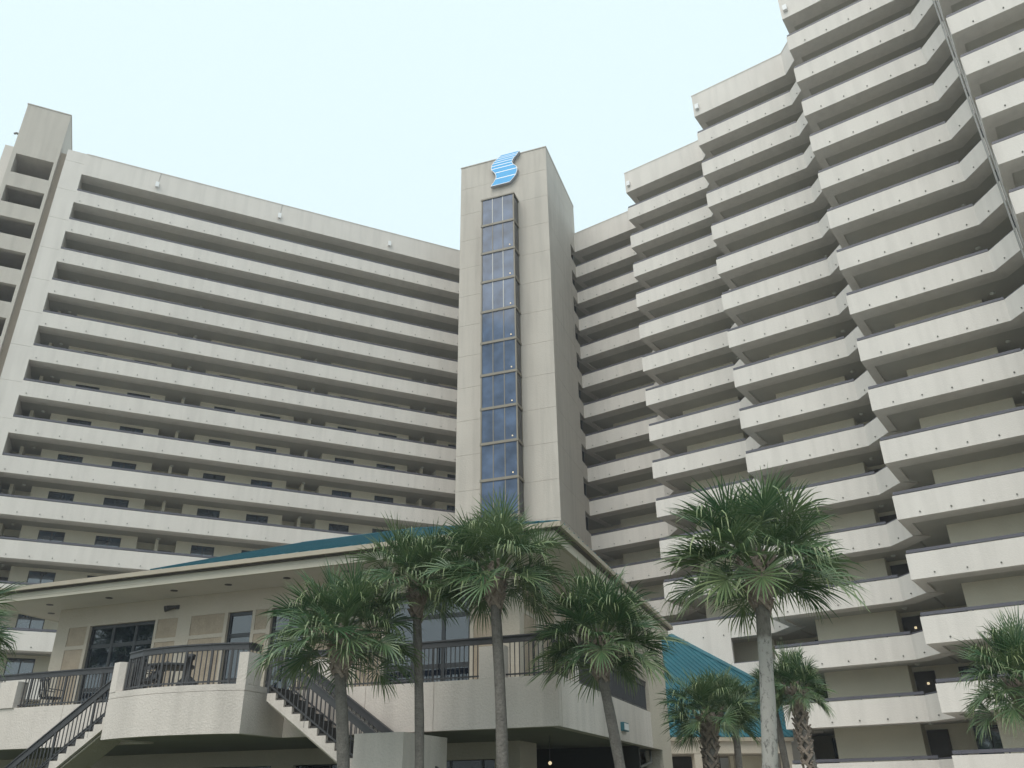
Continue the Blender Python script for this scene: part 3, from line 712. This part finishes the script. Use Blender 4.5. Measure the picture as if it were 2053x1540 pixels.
# ------------------------------------------------------------------ stairs
def stairs(sgn, s_top, label, nsteps):
    fr = PF; n0, n1 = -1.17, -.10; run, rise = .247, .1655
    st = thing('outdoor_stair', fr.P(s_top + sgn * 2.5, -.6, GZ), label, 'staircase', 'deck stairs')
    m = MB(); m2 = MB()
    P = lambda s, n, z: fr.P(s_top + sgn * s, n, z)
    # sawtooth stringer profile as columns
    th = .36; sl_ = rise / run
    for k in range(nsteps):
        s0, s1 = run * k, run * (k + 1); zt = ZT - rise * k - .015 - (rise if True else 0)
        zt = ZT - .03 - rise * (k + 1) + rise
        zt = ZT - .02 - rise * k
        za = ZT - .45 - sl_ * max(0, s0) + .10; zc = ZT - .45 - sl_ * s1 + .10
        zt2 = zt - rise
        for m_, a, c in ((m, n0, n0 + .10), (m2, n1 - .10, n1)):
            m_.hexa([P(s0, a, za), P(s1, a, zc), P(s1, a, zt2), P(s0, a, zt2)], [P(s0, c, za), P(s1, c, zc), P(s1, c, zt2), P(s0, c, zt2)])
    m.build('stringer', 'stucco_rough', st); m2.build('stringer', 'stucco_rough', st)
    m = MB()
    for k in range(nsteps):
        s0, s1 = run * k, run * (k + 1); zt = ZT - .02 - rise * (k + 1)
        m.hexa([P(s0 - .02, n0 + .05, zt + .001), P(s1 + .03, n0 + .05, zt + .001), P(s1 + .03, n0 + .05, zt + .05), P(s0 - .02, n0 + .05, zt + .05)],
               [P(s0 - .02, n1 - .05, zt + .001), P(s1 + .03, n1 - .05, zt + .001), P(s1 + .03, n1 - .05, zt + .05), P(s0 - .02, n1 - .05, zt + .05)])
        m.hexa([P(s0, n0 + .101, zt + .05), P(s0 + .03, n0 + .101, zt + .05), P(s0 + .03, n0 + .101, zt + rise), P(s0, n0 + .101, zt + rise)],
               [P(s0, n1 - .101, zt + .05), P(s0 + .03, n1 - .101, zt + .05), P(s0 + .03, n1 - .101, zt + rise), P(s0, n1 - .101, zt + rise)])
    m.build('treads', 'dark_tread', st)
    m = MB(); SL = run * nsteps; zs_ = lambda s: ZT - sl_ * s - .1
    m.hexa([P(0, n0 + .1, zs_(0) - .32), P(SL, n0 + .1, zs_(SL) - .32), P(SL, n0 + .1, zs_(SL) - .27), P(0, n0 + .1, zs_(0) - .27)],
           [P(0, n1 - .1, zs_(0) - .32), P(SL, n1 - .1, zs_(SL) - .32), P(SL, n1 - .1, zs_(SL) - .27), P(0, n1 - .1, zs_(0) - .27)])
    m.build('underside', 'stucco_club', st)
    for n_ in (n0 + .03, n1 - .03):
        m = MB(); s_a = -.12
        def seg(z0, z1, hw):
            m.hexa([P(s_a, n_ - hw, zs_(s_a) + z0), P(s_a, n_ + hw, zs_(s_a) + z0), P(s_a, n_ + hw, zs_(s_a) + z1), P(s_a, n_ - hw, zs_(s_a) + z1)],
                   [P(SL, n_ - hw, zs_(SL) + z0), P(SL, n_ + hw, zs_(SL) + z0), P(SL, n_ + hw, zs_(SL) + z1), P(SL, n_ - hw, zs_(SL) + z1)])
        seg(.76, .93, .03); seg(.931, .965, .055); seg(.10, .14, .02)
        k = 0; s = 0.0
        while s < SL:
            h = .026 if k % 9 == 0 else .011
            zl = zs_(s) + (.10 if k % 9 else -.14)
            q = P(s, n_, 0)
            m.hexa([q + Vector((-h, -h, zl)), q + Vector((h, -h, zl)), q + Vector((h, h, zl)), q + Vector((-h, h, zl))], [q + Vector((-h, -h, zs_(s) + .8)), q + Vector((h, -h, zs_(s) + .8)), q + Vector((h, h, zs_(s) + .8)), q + Vector((-h, h, zs_(s) + .8))])
            s += .125; k += 1
        m.build('stair_rail', 'dark_metal', st)
stairs(1, -6.98, 'straight outdoor stair with dark railings descending right from the bowed deck front', 17)
stairs(-1, -11.18, 'straight outdoor stair with dark railings descending left from the bowed deck front', 17)
# wall block beside the right stair
m = MB(); m.box(PF, -4.13, -2.93, -1.82, .45, GZ, 1.32)
tag(m.build('planter_wall', 'stucco_rough', loc=PF.P(-3.5, -.7, GZ)), 'plain pale stucco block wall at the foot of the right stair, behind the palm trunks', 'wall')

# ------------------------------------------------------------------ low entrance roof on the right
A = Vector((8.83, 45.87, 2.74)); B = Vector((14.44, 47.24, 2.74)); Rk = Vector((12.08, 52.78, 7.59))
nn = (B - A).cross(Rk - A).normalized(); nn = nn if nn.z > 0 else -nn
E3 = Vector((0, 0, EYE)); d = (B - A).normalized()
def onp(x, y): return Vector((x, y, A.z - (nn.x * (x - A.x) + nn.y * (y - A.y)) / nn.z))
poly = [A - d * 6, B + d * .1, onp(15.6, 50.33), onp(9.8, 54.2), onp(7.4, 52.6), onp(1.9, 46.9)]
poly = [onp(p.x, p.y) for p in poly]
eh = thing('entrance_hall', Vector((9, 50, 0)), 'low entrance hall with a steep ribbed teal roof between clubhouse and stepped wing', 'building')
m = MB(); up = nn * .12
m.hexa([p + E3 - up for p in poly], [p + E3 for p in poly])
rd = Vector((.45, -.66, -.605)); rd = (rd - nn * rd.dot(nn)).normalized()
def inside(p):
    c = 0; n = len(poly)
    for k in range(n):
        a, b_ = poly[k], poly[(k + 1) % n]
        if ((b_ - a).cross(p - a)).dot(nn) < -1e-4: return False
    return True
if ((poly[1] - poly[0]).cross(poly[2] - poly[1])).dot(nn) < 0: poly = poly[::-1]
for k in range(-14, 60):
    o = A + d * (.34 * k) ; pts = [o - rd * t * .1 for t in range(-20, 200)]
    ins = [p for p in pts if inside(p)]
    if len(ins) > 4: m.bar(ins[0] + E3 + nn * .03, ins[-1] + E3 + nn * .03, .05, .07, up=nn)
q0, q1 = onp(9.8, 54.2), onp(15.6, 50.33); m.bar(q0 + E3 + nn * .05, q1 + E3 + nn * .05, .42, .10, up=nn)
m.build('roof', 'teal_metal', eh)
fd = Frame(A.x, A.y, math.degrees(math.atan2(d.y, d.x)))
m = MB(); m.box(fd, -6, 5.80, -.12, .1, 2.52, 2.70); m.build('gutter', 'gutter_metal', eh)
m = MB(); m.box(fd, -6, 5.75, .101, .4, 1.95, 2.62); m.box(fd, 5.2, 5.75, .12, .5, GZ, 1.95); m.box(fd, .2, .6, .12, .5, GZ, 1.95); m.box(fd, 3.2, 3.5, 1.5, 1.8, GZ, 1.95); m.box(fd, -6, 5.7, .4, 5.5, 1.96, 2.1)
m.build('beam', 'stucco_club', eh)
m = MB(); m.box(fd, -6, 3.3, 3.6, 3.8, GZ, 1.95); m.build('inner_wall', 'dark_inside', eh)
m = MB(); m.box(fd, 3.6, 5.7, 3.0, 3.2, GZ, 1.95); m.build('side_wall', 'stucco_wall', eh)

# ------------------------------------------------------------------ things standing on the deck
ZD = ZT - .12
def receptacle(s, n, label, mt, h=.95, r=.24):
    m = MB(); m.lathe(PF.P(s, n, ZD), [(.8 * r, 0), (r, .03), (1.05 * r, .14), (r, .28), (.6 * r, .40), (.28 * r, .46), (.26 * r, h - .16), (.42 * r, h - .13), (.45 * r, h - .02), (.3 * r, h), (.01, h)], 18)
    tag(m.build('ash_receptacle', mt, smooth=True, loc=PF.P(s, n, ZD)), label, 'ash bin', 'smokers bins')
receptacle(-9.40, -1.2, 'black smokers bin with tall neck and bulb base behind the bowed railing', 'black_plastic', 1.0, .26)
receptacle(-7.35, .62, 'beige smokers bin with tall neck near the top of the right stair', 'beige_plastic', 1.02, .2)
def table(s, n, label):
    t = thing('patio_table', PF.P(s, n, ZD), label, 'table')
    m = MB(); c = PF.P(s, n, ZD); m.lathe(c, [(.01, .70), (.50, .70), (.53, .72), (.53, .76), (.50, .78), (.01, .78)], 24); m.build('table_top', 'dark_metal', t)
    for a in range(4):
        m = MB(); w = Vector((math.cos(a * 1.571 + .5), math.sin(a * 1.571 + .5), 0)); m.tube([c + w * .42, c + w * .30 + Vector((0, 0, .35)), c + w * .40 + Vector((0, 0, .7))], .022, 6); m.build('leg', 'dark_metal', t)
table(-10.0, -1.1, 'dark round patio table behind the bowed railing')
def chair(s, n, ang, label):
    t = thing('patio_chair', PF.P(s, n, ZD), label, 'chair', 'patio chairs'); c = PF.P(s, n, ZD)
    u_ = Vector((math.cos(ang), math.sin(ang), 0)); v_ = Vector((-u_.y, u_.x, 0)); U = Vector((0, 0, 1))
    m = MB(); m.bar(c - v_ * .22 + U * .43, c + v_ * .22 + U * .43, .46, .05); m.build('seat', 'dark_metal', t)
    m = MB()
    for k in range(5): m.bar(c + v_ * .24 + u_ * (-.2 + .1 * k) + U * .45, c + v_ * .32 + u_ * (-.2 + .1 * k) + U * .92, .05, .015)
    m.bar(c + v_ * .32 - u_ * .24 + U * .92, c + v_ * .32 + u_ * .24 + U * .92, .03, .06); m.build('backrest', 'dark_metal', t)
    for a, b_ in ((-1, -1), (1, -1), (-1, 1), (1, 1)):
        m = MB(); q = c + u_ * .21 * a + v_ * .2 * b_; m.tube([q, q + U * .43], .018, 6); m.build('leg', 'dark_metal', t)
    for a in (-1, 1):
        m = MB(); q = c + u_ * .24 * a; m.bar(q - v_ * .22 + U * .64, q + v_ * .28 + U * .66, .05, .02); m.bar(q - v_ * .2 + U * .43, q - v_ * .2 + U * .64, .02, .02); m.build('armrest', 'dark_metal', t)
chair(-10.75, -1.05, 1.4, 'dark metal patio chair beside the round table on the bowed deck')
chair(-15.95, .75, 2.6, 'dark metal patio chair at the far left end of the deck railing')

# ------------------------------------------------------------------ palms
def crown_mesh(seed, n_leaf=72):
    """fan palm crown: every leaf a petiole and a folded fan of leaflets whose tips hang"""
    rnd = random.Random(seed); V = []; F = []; T = []; U = Vector((0, 0, 1))
    def quad(a, b_, c, d_, t):
        i = len(V); V.extend([a, b_, c, d_]); F.append((i, i + 1, i + 2, i + 3)); T.append(min(1, max(0, t)))
    for k in range(n_leaf):
        f = (k + .5) / n_leaf
        az = k * 2.39996 + rnd.uniform(-.3, .3)
        el = R(82 - 82 * f ** .9 + rnd.uniform(-8, 8))
        h = Vector((math.cos(az), math.sin(az), 0)); sh = Vector((-h.y, h.x, 0))
        pl = rnd.uniform(.38, .86) * (.80 if f < .2 else 1)
        p0 = h * .07 + U * (-.30 * f)
        dr = (h * math.cos(el) + U * math.sin(el)).normalized()
        bend = R(rnd.uniform(6, 24) + 22 * max(0, math.cos(el)) ** 2)
        e2_ = el - bend * .5; e3 = el - bend * 1.35
        da = h * math.cos(e2_) + U * math.sin(e2_); db = h * math.cos(e3) + U * math.sin(e3)
        p1 = p0 + dr * pl * .6; p2 = p1 + da * pl * .45
        tone0 = .22 + .2 * rnd.random()
        for a, b_, w in ((p0, p1, .020), (p1, p2, .015)):
            quad(a - sh * w, a + sh * w, b_ + sh * w, b_ - sh * w, tone0)
        twist = rnd.uniform(-.5, .5)
        nrm = sh.cross(db).normalized()
        if nrm.z < 0: nrm = -nrm
        sd = (sh * math.cos(twist) + nrm * math.sin(twist)).normalized(); nrm = sd.cross(db).normalized()
        if nrm.z < 0: nrm = -nrm
        blade = rnd.uniform(.56, .72)
        old = rnd.random() ** 2.2                      # how limp the leaflets are
        lt = rnd.random() ** 2 * .30 + (.12 if f > .85 else 0)
        ns = 32; A = R(112); dth = 2 * A / ns
        for j in range(ns):
            th = -A + dth * (j + .5) + rnd.uniform(-.03, .03)
            L = blade * (.70 + .30 * math.cos(th * .7)) * rnd.uniform(.82, 1.06)
            o = p2 + db * (.16 * max(0, math.cos(th)) ** 1.4) - nrm * (.05 * (1 - math.cos(th)))
            fold = .16 + .38 * abs(math.sin(th * .8))
            q = (db * math.cos(th) + sd * math.sin(th) + nrm * fold).normalized()
            cr = nrm.cross(q).normalized()
            lim = (.10 + .55 * old) * rnd.uniform(.6, 1.4)
            kink = rnd.random() < .12 + .35 * old; kt = rnd.uniform(.5, .75)
            pts = []; cur = o; dcur = q.copy(); seg = [.02, .28, .26, .22, .22]
            pts.append(cur + dcur * (L * .02))
            for si, sg in enumerate(seg[1:]):
                dcur = (dcur + Vector((0, 0, -1)) * lim * (.10, .34, .62, .80)[si]).normalized()
                if kink and si >= 2: dcur = (dcur + Vector((0, 0, -1)) * 1.1).normalized()
                cur = pts[-1] + dcur * (L * sg); pts.append(cur)
            wd = [.004, L * .28 * dth * .62, L * .28 * dth * .60, L * .28 * dth * .40, .0015]
            vt = (cr + nrm * (.45 if j % 2 else -.45)).normalized()
            tn = lt + rnd.random() ** 3 * .30
            for si in range(4):
                quad(pts[si] - vt * wd[si], pts[si] + vt * wd[si], pts[si + 1] + vt * wd[si + 1], pts[si + 1] - vt * wd[si + 1], tn + (.16 if si == 3 else 0) + (.42 if kink and si >= 2 else 0))
    me = bpy.data.meshes.new('crown'); me.from_pydata([tuple(v) for v in V], [], F)
    at = me.attributes.new('tone', 'FLOAT', 'FACE'); at.data.foreach_set('value', T)
    me.materials.append(MATS['palm_leaf']); return me
CR = [crown_mesh(11 + k) for k in range(5)]
def palm(x, y, ztop, lean, r0, rc, var, label, mt='trunk_bark', boots=.55, rough=False, group='palms in front of the clubhouse', rz=0, zs=1.0):
    """x, y: where the trunk top stands; ztop relative to eye; lean: plan offset of the foot"""
    foot = Vector((x + lean[0], y + lean[1], 0)); top = Vector((x, y, EYE + ztop))
    t = thing('palm_tree', foot, label, 'palm', group)
    rnd = random.Random(hash((round(x, 1), round(y, 1))) & 255)
    m = MB(); n = 22; pts = []; rs = []
    for k in range(n + 1):
        f = k / n; p = foot.lerp(top, f); bend = math.sin(f * math.pi) * .06; p = p + Vector((bend, 0, 0))
        pts.append(p); rr = r0 * (1.10 - .16 * f + .03 * math.sin(f * 17 + x) + .02 * rnd.uniform(-1, 1))
        rs.append(rr)
    m.tube(pts, rs, 16); m.build('trunk', mt, t, smooth=True)
    m = MB(); nb = 46 if not rough else 150
    z_lo = -.12 if not rough else -(ztop + EYE) * .62; z_hi = boots
    for k in range(nb):
        f = k / (nb - 1); z = z_lo + (z_hi - z_lo) * f; a = k * 2.4 + rnd.uniform(-.2, .2)
        h = Vector((math.cos(a), math.sin(a), 0)); s_ = Vector((-h.y, h.x, 0)) * (1 if k % 2 else -1)
        fl = max(0, (z + .12) / (boots + .12)); flare = r0 * (1.02 + 1.05 * fl ** .8)
        c = top + Vector((0, 0, z)) + (foot - top) * max(0, -z) / (ztop + EYE); L = .24 * (1 + .4 * rnd.random())
        p = c + h * flare * .9 - s_ * .09; q = c + h * (flare * 1.12 + .02) + s_ * .09 + Vector((0, 0, L * .8))
        m.bar(p, q, .062, .05, up=h)
        m.bar(p.lerp(q, .9), q + h * .05 + Vector((0, 0, .04)), .06, .02, up=h)
    m.tube([top + Vector((0, 0, -.1)), top + Vector((0, 0, .15)), top + Vector((0, 0, .35)), top + Vector((0, 0, boots + .05)), top + Vector((0, 0, boots + .35))], [r0 * 1.0, r0 * 1.45, r0 * 1.75, r0 * 1.6, r0 * .6], 12)
    m.build('leaf_bases', 'leaf_boot', t)
    o = bpy.data.objects.new('crown', CR[var]); COL.objects.link(o); o.parent = t
    o.location = top + Vector((0, 0, boots + .14)) - foot; o.scale = (rc, rc, rc * zs); o.rotation_euler = (0, 0, rz)
    return t
palm(-3.60, 17.64, 2.42, (.34, .05), .125, 1.16, 0, 'stout palm in front of the right stair, leftmost of the palms before the clubhouse', rz=.4)
palm(-2.16, 18.37, 3.72, (.20, 0), .095, 1.02, 1, 'tall thin palm second from the left before the clubhouse windows', rz=1.3)
palm(-.42, 17.5, 3.72, (.12, 0), .112, 1.18, 2, 'tall palm in front of the clubhouse wall right of the stucco block', rz=2.2)
palm(1.76, 17.9, 2.30, (.43, 0), .108, 1.16, 3, 'leaning palm in front of the right corner of the deck', rz=.9)
palm(4.24, 14.38, 3.00, (-.53, .1), .122, 1.24, 4, 'large palm with pale mottled trunk before the teal entrance roof', 'trunk_pale', rz=3.4, zs=.95)
palm(5.05, 23.47, 1.45, (-.40, 0), .15, .92, 1, 'short palm with rough trunk in front of the teal entrance roof', rough=True, group='palms by the entrance', rz=4, boots=.35)
palm(6.4, 26.2, 1.95, (-.25, 0), .10, .72, 2, 'small palm just behind and right of the short rough one at the entrance', group='palms by the entrance', rz=5, boots=.3)
palm(7.28, 22.87, 2.00, (.14, 0), .12, .66, 3, 'slim palm with rough trunk and narrow crown right of the pale trunked palm', rough=True, group='palms by the entrance', rz=1, zs=1.3, boots=.35)
palm(6.82, 23.5, 2.25, (.12, 0), .09, .46, 2, 'small sparse crowned palm close behind the slim rough trunked one', group='palms by the entrance', rz=3, boots=.2, zs=1.2)
palm(8.60, 14.85, 1.20, (.10, 0), .12, .74, 0, 'palm at the right edge in front of the lowest balconies', group='palms by the entrance', rz=2.5, zs=1.2, boots=.3)
palm(-8.85, 12.8, 2.05, (0, 0), .12, .86, 4, 'palm half cut off by the left edge of the picture', rz=5.5, boots=.3)
palm(-21.3, 23.0, 5.3, (.1, 0), .13, 1.45, 2, 'palm left of the view, seen only mirrored in the widest clubhouse window', rz=1.5)
# ------------------------------------------------------------------ lens veiling imitated by an added volume of haze
m = bpy.data.materials.new('glare_haze'); m.use_nodes = True; t = m.node_tree; t.nodes.clear(); MATS['glare_haze'] = m
pv = t.nodes.new('ShaderNodeVolumePrincipled'); pv.inputs['Density'].default_value = 0.0009; pv.inputs['Color'].default_value = (.93, .95, 1, 1); pv.inputs['Anisotropy'].default_value = 0.2
mo = t.nodes.new('ShaderNodeOutputMaterial'); t.links.new(pv.outputs[0], mo.inputs['Volume'])
b = MB(); b.box(FW, -110, 110, -70, 130, GZ - 1, 54)
tag(b.build('glare_haze', 'glare_haze'), kind='stuff')
bpy.context.view_layer.update()
